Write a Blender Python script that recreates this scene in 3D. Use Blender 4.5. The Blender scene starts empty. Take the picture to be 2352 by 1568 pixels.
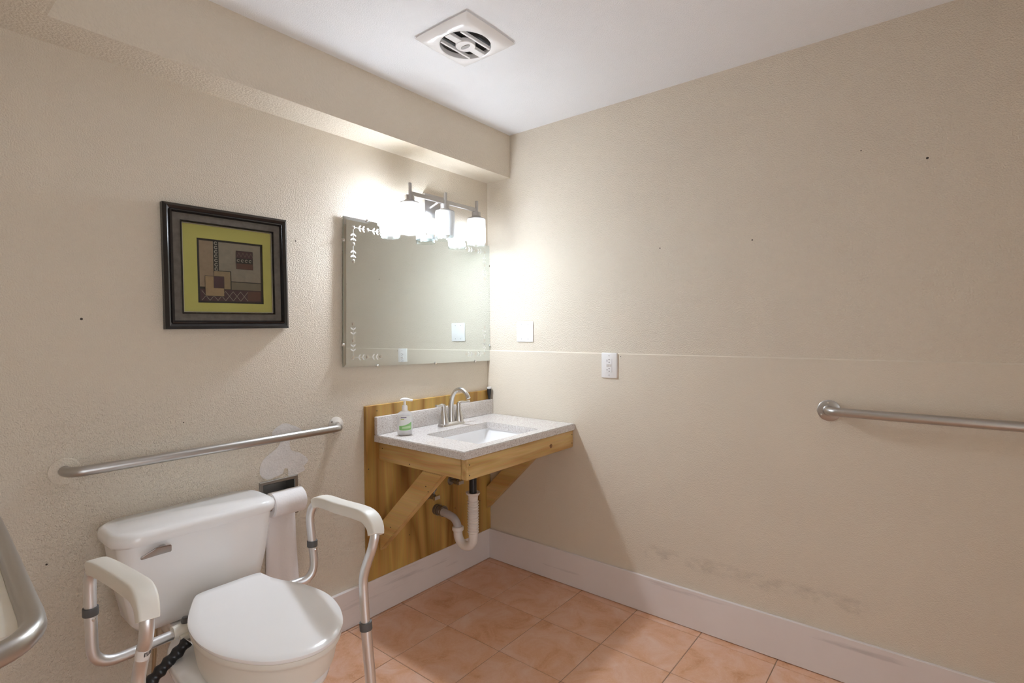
import bpy, bmesh, math, random
from mathutils import Vector, Matrix
random.seed(7)
scene = bpy.context.scene
COL = scene.collection
PI = math.pi

# ------------------------------------------------------------------ camera
F_PX, YAW, PITCH, ROLL = 1213.928, 0.6797655, -0.0200162, -0.0049299
CAM = Vector((-2.33664, -2.069995, 1.337373))
fw = Vector((math.cos(YAW)*math.cos(PITCH), math.sin(YAW)*math.cos(PITCH), math.sin(PITCH)))
rt = Vector((math.sin(YAW), -math.cos(YAW), 0)); up = rt.cross(fw)
rt, up = rt*math.cos(ROLL)+up*math.sin(ROLL), up*math.cos(ROLL)-rt*math.sin(ROLL)
cd = bpy.data.cameras.new('camera'); cam = bpy.data.objects.new('camera', cd); COL.objects.link(cam)
cd.sensor_width = 36; cd.sensor_fit = 'HORIZONTAL'; cd.lens = 36*F_PX/2352; cd.clip_start = 0.02
m = Matrix((rt, up, -fw)).transposed().to_4x4(); m.translation = CAM; cam.matrix_world = m
scene.camera = cam

# ------------------------------------------------------------------ world, exposure
w = bpy.data.worlds.new('world'); scene.world = w; w.use_nodes = True
w.node_tree.nodes['Background'].inputs[0].default_value = (0.92, 0.97, 1.05, 1)
w.node_tree.nodes['Background'].inputs[1].default_value = 1.1    # fill light, let in by the doorway added in the unseen rear wall
vs = scene.view_settings
vs.view_transform = 'Standard'; vs.look = 'None'; vs.gamma = 1.0; vs.use_curve_mapping = False
vs.exposure = 1.48
scene.cycles.diffuse_bounces = 8
SHADE_E = 33.0      # emission of the two lit glass shades
BULB_E = 225.0

# ------------------------------------------------------------------ helpers
def obj(name, bm, mat, parent=None, smooth=30, recalc=True):
    if recalc: bmesh.ops.recalc_face_normals(bm, faces=bm.faces[:])
    me = bpy.data.meshes.new(name)
    if parent is not None:
        p = Vector((0, 0, 0)); q = parent
        while q is not None: p += q.location; q = q.parent
        bmesh.ops.translate(bm, verts=bm.verts[:], vec=-p)
    bm.to_mesh(me); bm.free()
    if smooth:
        for f in me.polygons: f.use_smooth = True
        me.set_sharp_from_angle(angle=math.radians(smooth))
    for mm in (mat if isinstance(mat, (list, tuple)) else [mat]): me.materials.append(mm)
    o = bpy.data.objects.new(name, me); COL.objects.link(o)
    if parent is not None: o.parent = parent
    return o
def tag(o, label, cat, group=None):
    o['label'] = label; o['category'] = cat
    if group: o['group'] = group
    return o
def thing(name, label, cat, loc, group=None):
    o = bpy.data.objects.new(name, None); COL.objects.link(o); o.location = loc
    o.empty_display_size = 0.05
    return tag(o, label, cat, group)
def struct(o): o['kind'] = 'structure'; return o
def NB(): return bmesh.new()
def box(bm, lo, hi, bev=0.0, seg=2):
    vs_ = [bm.verts.new((x, y, z)) for x in (lo[0], hi[0]) for y in (lo[1], hi[1]) for z in (lo[2], hi[2])]
    fs = [(0,1,3,2),(4,6,7,5),(0,4,5,1),(2,3,7,6),(0,2,6,4),(1,5,7,3)]
    faces = [bm.faces.new([vs_[i] for i in f]) for f in fs]
    if bev > 0:
        es = list({e for f in faces for e in f.edges})
        bmesh.ops.bevel(bm, geom=es, offset=bev, segments=seg, profile=0.5, affect='EDGES')
    return bm
def spline(pts, n=6, closed=False):
    P = [Vector(p) for p in pts]; out = []; N = len(P)
    rng = range(N) if closed else range(N-1)
    for i in rng:
        if closed: a, b, c, d = P[(i-1) % N], P[i], P[(i+1) % N], P[(i+2) % N]
        else: a, b, c, d = P[max(i-1, 0)], P[i], P[i+1], P[min(i+2, N-1)]
        for k in range(n):
            t = k/n
            out.append(0.5*((2*b)+(c-a)*t+(2*a-5*b+4*c-d)*t*t+(3*b-a-3*c+d)*t**3))
    if not closed: out.append(P[-1])
    return out
def tube(bm, pts, r, n=16, caps=True):
    """swept circle; r is a number or one radius per point"""
    P = [Vector(p) for p in pts]; N = len(P)
    R = r if isinstance(r, (list, tuple)) else [r]*N
    T = []
    for i in range(N):
        t = P[min(i+1, N-1)]-P[max(i-1, 0)]; T.append(t.normalized())
    a = T[0].cross(Vector((0, 0, 1)))
    if a.length < 0.1: a = T[0].cross(Vector((1, 0, 0)))
    a.normalize(); rings = []
    for i in range(N):
        a = (a-T[i]*a.dot(T[i])).normalized(); b = T[i].cross(a)
        rings.append([bm.verts.new(P[i]+(a*math.cos(2*PI*k/n)+b*math.sin(2*PI*k/n))*R[i]) for k in range(n)])
    join(bm, rings, caps)
    return bm
def join(bm, rings, caps=True, closed=True):
    for A, B in zip(rings[:-1], rings[1:]):
        n = len(A)
        for k in range(n if closed else n-1):
            bm.faces.new((A[k], A[(k+1) % n], B[(k+1) % n], B[k]))
    if caps:
        bm.faces.new(rings[0][::-1]); bm.faces.new(rings[-1])
def lathe(bm, prof, c=(0, 0, 0), axis=(0, 0, 1), n=28, caps=True):
    ax = Vector(axis).normalized(); c = Vector(c)
    a = ax.cross(Vector((0, 0, 1)))
    if a.length < 0.1: a = Vector((1, 0, 0))
    a.normalize(); b = ax.cross(a)
    rings = [[bm.verts.new(c+ax*h+(a*math.cos(2*PI*k/n)+b*math.sin(2*PI*k/n))*r) for k in range(n)] for r, h in prof]
    join(bm, rings, caps)
    return bm
def loft(bm, rings, caps=True):
    join(bm, [[bm.verts.new(v) for v in r] for r in rings], caps)
    return bm
def rrect(x0, x1, y0, y1, r, z, k=5):
    out = []
    for cx, cy, a0 in ((x1-r, y1-r, 0), (x0+r, y1-r, 90), (x0+r, y0+r, 180), (x1-r, y0+r, 270)):
        for i in range(k+1):
            a = math.radians(a0+90*i/k); out.append(Vector((cx+r*math.cos(a), cy+r*math.sin(a), z)))
    return out
def prism(bm, pts, off):
    """flat outline extruded by a vector"""
    off = Vector(off)
    A = [bm.verts.new(p) for p in pts]; B = [bm.verts.new(Vector(p)+off) for p in pts]
    join(bm, [A, B], True)
    return bm
def child_copy(o, parent, loc):
    c = o.copy(); COL.objects.link(c); c.parent = parent; c.location = loc; return c

# ------------------------------------------------------------------ materials
def nodes(name):
    mt = bpy.data.materials.new(name); mt.use_nodes = True
    return mt, mt.node_tree.nodes, mt.node_tree.links, mt.node_tree.nodes['Principled BSDF']
def coords(N, L, scale=(1, 1, 1), rnd=False):
    t = N.new('ShaderNodeTexCoord'); mp = N.new('ShaderNodeMapping'); mp.inputs['Scale'].default_value = scale
    L.new(t.outputs['Object'], mp.inputs['Vector'])
    if rnd:
        oi = N.new('ShaderNodeObjectInfo'); mm = N.new('ShaderNodeMath'); mm.operation = 'MULTIPLY'; mm.inputs[1].default_value = 37.0
        L.new(oi.outputs['Random'], mm.inputs[0]); L.new(mm.outputs[0], mp.inputs['Location'])
    return mp
def noise(N, L, mp, scale, detail=3, rough=0.55, dist=0.0):
    n = N.new('ShaderNodeTexNoise'); n.inputs['Scale'].default_value = scale; n.inputs['Detail'].default_value = detail
    n.inputs['Roughness'].default_value = rough; n.inputs['Distortion'].default_value = dist
    L.new(mp.outputs[0], n.inputs['Vector']); return n
def ramp(N, L, src, stops):
    r = N.new('ShaderNodeValToRGB'); e = r.color_ramp.elements
    while len(e) < len(stops): e.new(0.5)
    for el, (p, c) in zip(e, stops): el.position = p; el.color = (*c, 1) if len(c) == 3 else c
    L.new(src, r.inputs[0]); return r
def mixc(N, L, fac, a, b, mode='MIX'):
    x = N.new('ShaderNodeMix'); x.data_type = 'RGBA'; x.blend_type = mode
    if hasattr(fac, 'links'): L.new(fac, x.inputs[0])
    else: x.inputs[0].default_value = fac
    for s, i in ((a, 6), (b, 7)):
        if hasattr(s, 'links'): L.new(s, x.inputs[i])
        else: x.inputs[i].default_value = (*s, 1)
    return x.outputs[2]
def bump(N, L, B, h, strength, dist, prev=None):
    b = N.new('ShaderNodeBump'); b.inputs['Strength'].default_value = strength; b.inputs['Distance'].default_value = dist
    L.new(h, b.inputs['Height'])
    if prev is not None: L.new(prev.outputs[0], b.inputs['Normal'])
    L.new(b.outputs[0], B.inputs['Normal']); return b
def plain(name, col, rough=0.5, metal=0.0, coat=0.0, spec=0.5, grain=None, var=0.06, vscale=8.0):
    """principled with a faint procedural tone variation; grain = (scale vector, strength) of fine relief"""
    mt, N, L, B = nodes(name)
    mp = coords(N, L); n = noise(N, L, mp, vscale, 2)
    c = mixc(N, L, n.outputs[0], tuple(x*(1-var) for x in col), tuple(min(1, x*(1+var)) for x in col))
    L.new(c, B.inputs['Base Color'])
    B.inputs['Roughness'].default_value = rough; B.inputs['Metallic'].default_value = metal
    B.inputs['Coat Weight'].default_value = coat; B.inputs['Specular IOR Level'].default_value = spec
    if grain:
        g = noise(N, L, coords(N, L, grain[0]), 1.0, 2); bump(N, L, B, g.outputs[0], grain[1], 0.002)
    return mt
def paint(name, col, sc=130.0, st=0.35, dist=0.004, rough=0.55, blotch=0.05, rough_zone=None, scuff=None):
    """rolled paint over orange-peel texture"""
    mt, N, L, B = nodes(name)
    mp = coords(N, L)
    big = noise(N, L, mp, 1.7, 3)
    c = mixc(N, L, big.outputs[0], tuple(x*(1-blotch) for x in col), tuple(x*(1+blotch) for x in col))
    n1 = noise(N, L, mp, sc, 2, 0.5)
    h = ramp(N, L, n1.outputs[0], [(0.36, (0, 0, 0)), (0.66, (1, 1, 1))])
    b1 = bump(N, L, B, h.outputs[0], st, dist)
    if rough_zone:      # heavier blistered texture inside a soft box x0,x1,z0,z1
        x0, x1, z0, z1 = rough_zone
        sep = N.new('ShaderNodeSeparateXYZ'); L.new(mp.outputs[0], sep.inputs[0])
        mk = boxmask(N, L, sep.outputs['X'], sep.outputs['Z'], x0, x1, z0, z1, 0.18)
        n2 = noise(N, L, mp, 110, 3, 0.6, 0.6)
        h2 = ramp(N, L, n2.outputs[0], [(0.50, (0, 0, 0)), (0.62, (1, 1, 1))])
        mu = N.new('ShaderNodeMath'); mu.operation = 'MULTIPLY'; L.new(mk, mu.inputs[0]); L.new(h2.outputs[0], mu.inputs[1])
        bump(N, L, B, mu.outputs[0], 0.55, 0.005, b1)
    if scuff:           # a rubbed grey streak: y0,y1,z0,z1
        y0, y1, z0, z1 = scuff
        sep = N.new('ShaderNodeSeparateXYZ'); L.new(mp.outputs[0], sep.inputs[0])
        mk = boxmask(N, L, sep.outputs['Y'], sep.outputs['Z'], y0, y1, z0, z1, 0.02)
        n3 = noise(N, L, coords(N, L, (1, 9, 14)), 1.0, 4, 0.7)
        h3 = ramp(N, L, n3.outputs[0], [(0.45, (0, 0, 0)), (0.75, (1, 1, 1))])
        mu = N.new('ShaderNodeMath'); mu.operation = 'MULTIPLY'; L.new(mk, mu.inputs[0]); L.new(h3.outputs[0], mu.inputs[1])
        mu2 = N.new('ShaderNodeMath'); mu2.operation = 'MULTIPLY'; mu2.inputs[1].default_value = 0.35; L.new(mu.outputs[0], mu2.inputs[0])
        c = mixc(N, L, mu2.outputs[0], c, (0.16, 0.14, 0.12))
    L.new(c, B.inputs['Base Color']); B.inputs['Roughness'].default_value = rough
    B.inputs['Specular IOR Level'].default_value = 0.35
    return mt
def boxmask(N, L, a, b, a0, a1, b0, b1, s):
    outs = []
    for src, lo, hi in ((a, a0, a1), (b, b0, b1)):
        for lo_, hi_, x0, x1 in ((lo-s, lo, 0, 1), (hi, hi+s, 1, 0)):
            mr = N.new('ShaderNodeMapRange'); mr.inputs['From Min'].default_value = lo_; mr.inputs['From Max'].default_value = hi_
            mr.inputs['To Min'].default_value = x0; mr.inputs['To Max'].default_value = x1
            L.new(src, mr.inputs['Value']); outs.append(mr.outputs[0])
    o = outs[0]
    for q in outs[1:]:
        mu = N.new('ShaderNodeMath'); mu.operation = 'MULTIPLY'; L.new(o, mu.inputs[0]); L.new(q, mu.inputs[1]); o = mu.outputs[0]
    return o
def wood(name, light, dark, along, figure=1.0, rough=0.55, ringscale=9.0):
    """softwood grain running along axis 0/1/2"""
    mt, N, L, B = nodes(name)
    s = [ringscale]*3; s[along] = ringscale*0.10
    mp = coords(N, L, tuple(s), rnd=True)
    n = noise(N, L, mp, 1.0, 2, 0.5, 0.3)
    w_ = N.new('ShaderNodeMath'); w_.operation = 'MULTIPLY'; w_.inputs[1].default_value = 9.0*figure; L.new(n.outputs[0], w_.inputs[0])
    fr = N.new('ShaderNodeMath'); fr.operation = 'PINGPONG'; fr.inputs[1].default_value = 1.0; L.new(w_.outputs[0], fr.inputs[0])
    c = ramp(N, L, fr.outputs[0], [(0.0, light), (0.55, tuple((a+b)/2 for a, b in zip(light, dark))), (1.0, dark)])
    s2 = [180]*3; s2[along] = 5
    fine = noise(N, L, coords(N, L, tuple(s2)), 1.0, 2)
    cc = mixc(N, L, 0.35, c.outputs[0], fine.outputs[1], 'SOFT_LIGHT')
    L.new(cc, B.inputs['Base Color']); B.inputs['Roughness'].default_value = rough
    bump(N, L, B, fine.outputs[0], 0.15, 0.002)
    return mt
def metal(name, col, rough, along=None, st=0.25):
    mt, N, L, B = nodes(name)
    s = [700]*3
    if along is not None: s[along] = 12
    g = noise(N, L, coords(N, L, tuple(s)), 1.0, 2)
    rr = N.new('ShaderNodeMapRange'); rr.inputs['To Min'].default_value = rough*0.8; rr.inputs['To Max'].default_value = rough*1.2
    L.new(g.outputs[0], rr.inputs['Value']); L.new(rr.outputs[0], B.inputs['Roughness'])
    B.inputs['Base Color'].default_value = (*col, 1); B.inputs['Metallic'].default_value = 1.0
    if st: bump(N, L, B, g.outputs[0], st*0.2, 0.0005)
    return mt
def emit(name, col, s):
    mt, N, L, B = nodes(name)
    N.remove(B); e = N.new('ShaderNodeEmission'); e.inputs[0].default_value = (*col, 1); e.inputs[1].default_value = s
    L.new(e.outputs[0], N['Material Output'].inputs[0]); return mt

WALLC = (0.685, 0.616, 0.508)
m_wall_l = paint('paint_beige_left', WALLC, 230, 0.45, 0.004, rough_zone=(-1.95, -1.0, 0.35, 1.02))
m_wall_r = paint('paint_beige_right', WALLC, 190, 0.5, 0.004)
m_panel = paint('paint_beige_panel', WALLC, 300, 0.35, 0.003, scuff=(-1.86, -1.0, 0.275, 0.315))
m_wall_o = paint('paint_beige_other', WALLC, 140, 0.4, 0.004)
m_soffit = paint('paint_beige_soffit', WALLC, 130, 0.4, 0.004)
m_ceil = paint('paint_ceiling_white', (0.865, 0.88, 0.905), 200, 0.3, 0.003, blotch=0.02)

def tile_mat():
    mt, N, L, B = nodes('terracotta_tile')
    mp = coords(N, L, rnd=True)
    n1 = noise(N, L, mp, 7, 5, 0.62, 0.8)
    c = ramp(N, L, n1.outputs[0], [(0.28, (0.56, 0.28, 0.14)), (0.43, (0.68, 0.385, 0.235)), (0.56, (0.72, 0.45, 0.32)), (0.72, (0.76, 0.54, 0.43))])
    n2 = noise(N, L, mp, 26, 4, 0.7, 1.5)
    v = ramp(N, L, n2.outputs[0], [(0.47, (0, 0, 0)), (0.50, (1, 1, 1)), (0.53, (0, 0, 0))])
    mu = N.new('ShaderNodeMath'); mu.operation = 'MULTIPLY'; mu.inputs[1].default_value = 0.3; L.new(v.outputs[0], mu.inputs[0])
    cc = mixc(N, L, mu.outputs[0], c.outputs[0], (0.80, 0.60, 0.44))
    L.new(cc, B.inputs['Base Color']); B.inputs['Roughness'].default_value = 0.42
    bump(N, L, B, n2.outputs[0], 0.12, 0.002); return mt
m_tile = tile_mat()
m_grout = plain('grout', (0.33, 0.25, 0.18), 0.85)
def board_mat(along):
    mt, N, L, B = nodes('baseboard_white')
    s = [26]*3; s[along] = 2.2
    n = noise(N, L, coords(N, L, tuple(s)), 1.0, 4, 0.62)
    k = ramp(N, L, n.outputs[0], [(0.60, (0, 0, 0)), (0.74, (1, 1, 1))])
    mu = N.new('ShaderNodeMath'); mu.operation = 'MULTIPLY'; mu.inputs[1].default_value = 0.35; L.new(k.outputs[0], mu.inputs[0])
    n2 = noise(N, L, coords(N, L), 5, 3)
    base = mixc(N, L, n2.outputs[0], (0.69, 0.635, 0.61), (0.77, 0.73, 0.715))
    c = mixc(N, L, mu.outputs[0], base, (0.22, 0.20, 0.20))
    L.new(c, B.inputs['Base Color']); B.inputs['Roughness'].default_value = 0.42; return mt
m_bb = board_mat(0); m_bbr = board_mat(1)
m_steel = metal('brushed_steel', (0.50, 0.485, 0.465), 0.34)
m_nickel = metal('brushed_nickel', (0.62, 0.61, 0.59), 0.24)
m_fixture = metal('fixture_nickel', (0.50, 0.49, 0.48), 0.36)
m_alum = metal('anodised_aluminium', (0.78, 0.79, 0.80), 0.38)
m_chrome = metal('chrome', (0.8, 0.8, 0.8), 0.08, None, 0)
m_darkmetal = metal('tarnished_metal', (0.30, 0.28, 0.25), 0.4)
m_porc = plain('white_porcelain', (0.87, 0.87, 0.87), 0.12, coat=0.3, var=0.01)
m_plastic = plain('white_plastic', (0.87, 0.87, 0.87), 0.18, var=0.01)
m_cream = plain('cream_plastic', (0.78, 0.76, 0.69), 0.30, var=0.02)
m_padc = plain('arm_pad_white', (0.82, 0.80, 0.74), 0.42, var=0.03)
m_grey = plain('grey_collar', (0.10, 0.10, 0.10), 0.5)
m_black = plain('black_rubber', (0.012, 0.012, 0.014), 0.3)
m_pvc = plain('white_pvc', (0.78, 0.74, 0.70), 0.35, var=0.02)
m_pvcg = plain('grey_pvc', (0.50, 0.47, 0.46), 0.4)
m_coupling = plain('rubber_coupling', (0.16, 0.12, 0.09), 0.6)
m_plate = plain('white_plate', (0.78, 0.77, 0.755), 0.3, var=0.01)
m_slot = plain('dark_slot', (0.02, 0.018, 0.015), 0.6)
m_hole = plain('nail_hole_dark', (0.05, 0.04, 0.03), 0.8)
m_patch = plain('bare_plaster', (0.66, 0.635, 0.61), 0.75, grain=((130, 130, 130), 0.9), var=0.14, vscale=30)
m_ply = wood('plywood', (0.56, 0.36, 0.10), (0.27, 0.13, 0.022), 2, 0.75, 0.5, 7.0)
m_pine_x = wood('pine_along_x', (0.62, 0.435, 0.185), (0.48, 0.29, 0.095), 0, 0.8, 0.5, 14)
m_pine_y = wood('pine_along_y', (0.62, 0.435, 0.185), (0.48, 0.29, 0.095), 1, 0.8, 0.5, 14)
m_pine_d = wood('pine_brace', (0.61, 0.42, 0.17), (0.48, 0.285, 0.09), 1, 0.5, 0.5, 10)
m_paper = plain('tissue_paper', (0.82, 0.80, 0.80), 0.95, grain=((160, 160, 160), 0.4), var=0.02)

# ------------------------------------------------------------------ room shell
X0, Y0, H = -2.62, -2.95, 2.44
ZS, SD, RX = 2.2016, 0.1724, -1.997     # soffit underside, depth, return
TP = (-1.345, -1.212, 0.602, 0.733)     # opening for the recessed paper holder
# left wall (y = 0) with the opening
bm = NB()
xs = [X0-0.1, TP[0], TP[1], 0.1]; zs = [-0.05, TP[2], TP[3], H+0.06]
g = [[bm.verts.new((x, 0, z)) for z in zs] for x in xs]
gb = [[bm.verts.new((x, 0.12, z)) for z in zs] for x in xs]
for i in range(3):
    for j in range(3):
        if (i, j) != (1, 1):
            bm.faces.new((g[i][j], g[i+1][j], g[i+1][j+1], g[i][j+1]))
        bm.faces.new((gb[i][j], gb[i][j+1], gb[i+1][j+1], gb[i+1][j]))
per = [(0,0),(1,0),(2,0),(3,0),(3,1),(3,2),(3,3),(2,3),(1,3),(0,3),(0,2),(0,1)]
for a, b in zip(per, per[1:]+per[:1]):
    bm.faces.new((g[a[0]][a[1]], g[b[0]][b[1]], gb[b[0]][b[1]], gb[a[0]][a[1]]))
inn = [(1,1),(2,1),(2,2),(1,2)]
for a, b in zip(inn, inn[1:]+inn[:1]):
    bm.faces.new((g[a[0]][a[1]], g[b[0]][b[1]], gb[b[0]][b[1]], gb[a[0]][a[1]]))
wall_l = struct(obj('wall_left', bm, m_wall_l, smooth=0))
wall_r = struct(obj('wall_right', box(NB(), (0, Y0-0.1, -0.05), (0.12, 0, H+0.06)), m_wall_r, smooth=0))
bm = NB(); box(bm, (-0.005, Y0, 0.0), (0, -0.0005, 1.2205), 0.001, 1)
obj('lower_panel', bm, m_panel, wall_r)
bm = NB(); prism(bm, [(0, 0, 1.2255), (-0.0052, 0, 1.2212), (-0.0052, 0, 1.2195), (0, 0, 1.2195)], (0, Y0, 0)); obj('added_edge_bead', bm, plain('edge_bead_beige', WALLC, 0.5), wall_r, smooth=0)  # sloped bead added on the panel's top edge to catch a bright line
wall_s = struct(obj('wall_side', box(NB(), (X0-0.12, Y0-0.1, -0.05), (X0, 0, H+0.06)), m_wall_o, smooth=0))
DX0, DX1, DZ = -2.50, -1.60, 2.05     # doorway, added out of view to let in the fill light
bm = NB(); box(bm, (X0-0.1, Y0-0.12, -0.05), (DX0, Y0, H+0.06)); box(bm, (DX1, Y0-0.12, -0.05), (0.1, Y0, H+0.06)); box(bm, (DX0, Y0-0.12, DZ), (DX1, Y0, H+0.06))
wall_b = struct(obj('wall_rear', bm, m_wall_o, smooth=0))
ceil = struct(obj('ceiling', box(NB(), (X0, Y0, H), (0, 0, H+0.05)), m_ceil, smooth=0))
bm = NB()   # dropped soffit, L-shaped in plan
prism(bm, [(X0, 0, ZS), (0, 0, ZS), (0, -SD, ZS), (RX, -SD, ZS), (RX, Y0, ZS), (X0, Y0, ZS)], (0, 0, H-ZS))
obj('soffit', bm, m_soffit, ceil, smooth=0)
floor = struct(obj('floor', box(NB(), (X0, Y0, -0.05), (0, 0, -0.0025)), m_grout, smooth=0))
# tiles
PX, PY, GX, GY = 0.3085, 0.3075, -0.0575, -0.034
cache = {}
gx = [0.0]+[GX-k*PX for k in range(0, 10)]; gy = [0.0]+[GY-k*PY for k in range(0, 12)]
for i in range(len(gx)-1):
    for j in range(len(gy)-1):
        a0, a1 = max(gx[i+1], X0), gx[i]; b0, b1 = max(gy[j+1], Y0), gy[j]
        if a1-a0 < 0.012 or b1-b0 < 0.012: continue
        key = (round(a1-a0, 4), round(b1-b0, 4))
        hx, hy = key[0]/2-0.0016, key[1]/2-0.0016
        if key not in cache:
            o = obj('tile', box(NB(), (-hx, -hy, -0.009), (hx, hy, 0.0), 0.0012, 1), m_tile)
            cache[key] = o.data
        else:
            o = bpy.data.objects.new('tile', cache[key]); COL.objects.link(o)
        o.parent = floor; o.location = ((a0+a1)/2, (b0+b1)/2, random.uniform(-0.0004, 0.0002))
# baseboards
BT, BH = 0.019, 0.1736
bl = struct(obj('baseboard_left', box(NB(), (X0, -BT, 0.002), (-BT, 0, BH), 0.0015, 1), m_bb))
br = struct(obj('baseboard_right', box(NB(), (-BT, Y0, 0.002), (-0.005, 0, BH), 0.0015, 1), m_bbr))
struct(obj('baseboard_side', box(NB(), (X0, Y0, 0.002), (X0+BT, -BT, BH), 0.0015, 1), m_bbr))
struct(obj('baseboard_rear', box(NB(), (DX1+0.07, Y0, 0.002), (-BT, Y0+BT, BH), 0.0015, 1), m_bb))
for nm_, lo_, hi_ in (('trim_1', (DX0-0.07, Y0, 0.0), (DX0, Y0+0.015, DZ)), ('trim_2', (DX1, Y0, 0.0), (DX1+0.07, Y0+0.015, DZ)), ('trim_3', (DX0-0.07, Y0, DZ), (DX1+0.07, Y0+0.015, DZ+0.07))):
    struct(obj(nm_, box(NB(), lo_, hi_, 0.002, 1), m_bb))  # casing around the added doorway
# nail holes, chips
for (px, pz, r_) in ((-1.9, 1.381, 0.004), (-1.194, 1.713, 0.003), (-1.995, 0.646, 0.003), (-1.62, 1.02, 0.002)):
    obj('nail_hole', lathe(NB(), [(r_, 0), (r_*0.7, 0.0012)], (px, 0, pz), (0, -1, 0), 8), m_hole, wall_l)
for (py, pz, r_) in ((-2.033, 1.928, 0.0042), (-1.464, 1.709, 0.0032), (-1.063, 1.716, 0.0032), (-1.84, 1.995, 0.0022), (-0.865, 1.21, 0.002)):
    obj('nail_hole', lathe(NB(), [(r_, 0), (r_*0.7, 0.0012)], (0 if pz > 1.23 else -0.005, py, pz), (-1, 0, 0), 8), m_hole, wall_r)
# bare plaster patch where the paint has peeled
pts = [(-1.352,.772),(-1.356,.80),(-1.34,.835),(-1.315,.852),(-1.285,.872),(-1.272,.892),(-1.29,.91),(-1.306,.932),(-1.288,.952),(-1.258,.966),(-1.225,.957),(-1.19,.938),(-1.178,.925),(-1.20,.912),(-1.225,.9),(-1.232,.872),(-1.222,.85),(-1.195,.838),(-1.16,.812),(-1.152,.792),(-1.17,.775),(-1.168,.757),(-1.2,.748),(-1.237,.748),(-1.24,.775),(-1.255,.782),(-1.262,.765),(-1.29,.756),(-1.325,.752)]
P3 = spline([(x, -0.0004, z) for x, z in pts], 4, True)
P3 = [p+Vector((random.uniform(-.001, .001), 0, random.uniform(-.001, .001))) for p in P3]
from mathutils.geometry import tessellate_polygon
bm = NB(); pv = [bm.verts.new((p.x, -0.0012, p.z)) for p in P3]
for t3 in tessellate_polygon([P3]): bm.faces.new([pv[k] for k in t3])
obj('bare_plaster_patch', bm, m_patch, wall_l, smooth=0)

# ------------------------------------------------------------------ vanity light
LY = -0.09
vl = thing('vanity_light', 'brushed nickel vanity light bar with three frosted glass shades above the mirror', 'light fixture', (-0.43, 0, 1.985))
bm = NB(); box(bm, (-0.505, -0.022, 1.925), (-0.355, 0, 2.045), 0.004, 2)
obj('backplate', bm, m_fixture, vl)
bm = NB(); box(bm, (-0.663, LY-0.006, 1.989), (-0.194, LY+0.006, 2.010), 0.0015, 1)
obj('crossbar', bm, m_fixture, vl)
for ax in (-0.465, -0.395):
    obj('arm', tube(NB(), [(ax, -0.02, 1.975), (ax, -0.05, 1.985), (ax, LY+0.004, 1.998)], 0.006, 10), m_fixture, vl)
def lit_mat(mul):
    mt, N, L, B = nodes('lit_glass')
    N.remove(B)
    t = N.new('ShaderNodeTexCoord'); sp = N.new('ShaderNodeSeparateXYZ'); L.new(t.outputs['Object'], sp.inputs[0])
    mr = N.new('ShaderNodeMapRange'); mr.inputs['From Min'].default_value = -0.035; mr.inputs['From Max'].default_value = -0.095
    mr.inputs['To Min'].default_value = 1.0; mr.inputs['To Max'].default_value = SHADE_E*mul
    mr.interpolation_type = 'SMOOTHSTEP'
    L.new(sp.outputs['Z'], mr.inputs['Value'])
    e = N.new('ShaderNodeEmission'); e.inputs[0].default_value = (0.89, 0.965, 1.085, 1); L.new(mr.outputs[0], e.inputs[1])
    L.new(e.outputs[0], N['Material Output'].inputs[0]); return mt
def frosted():
    mt, N, L, B = nodes('frosted_glass')
    mp = coords(N, L); n = noise(N, L, mp, 60, 2)
    c = mixc(N, L, n.outputs[0], (0.80, 0.82, 0.83), (0.86, 0.87, 0.88))
    L.new(c, B.inputs['Base Color']); B.inputs['Roughness'].default_value = 0.3
    tr = N.new('ShaderNodeBsdfTranslucent'); tr.inputs[0].default_value = (0.85, 0.87, 0.88, 1)
    mx = N.new('ShaderNodeMixShader'); mx.inputs[0].default_value = 0.45
    L.new(B.outputs[0], mx.inputs[1]); L.new(tr.outputs[0], mx.inputs[2]); L.new(mx.outputs[0], N['Material Output'].inputs[0]); return mt
m_frost = frosted()
def clear_glass(name, tint=(0.96, 0.98, 0.97)):
    mt, N, L, B = nodes(name); N.remove(B)
    tr = N.new('ShaderNodeBsdfTransparent'); tr.inputs[0].default_value = (*tint, 1)
    gl = N.new('ShaderNodeBsdfGlossy'); gl.inputs['Roughness'].default_value = 0.02
    fr = N.new('ShaderNodeLayerWeight'); fr.inputs[0].default_value = 0.12
    mx = N.new('ShaderNodeMixShader'); L.new(fr.outputs['Facing'], mx.inputs[0]); L.new(tr.outputs[0], mx.inputs[1]); L.new(gl.outputs[0], mx.inputs[2])
    L.new(mx.outputs[0], N['Material Output'].inputs[0]); return mt
m_clear = clear_glass('clear_glass')
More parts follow.
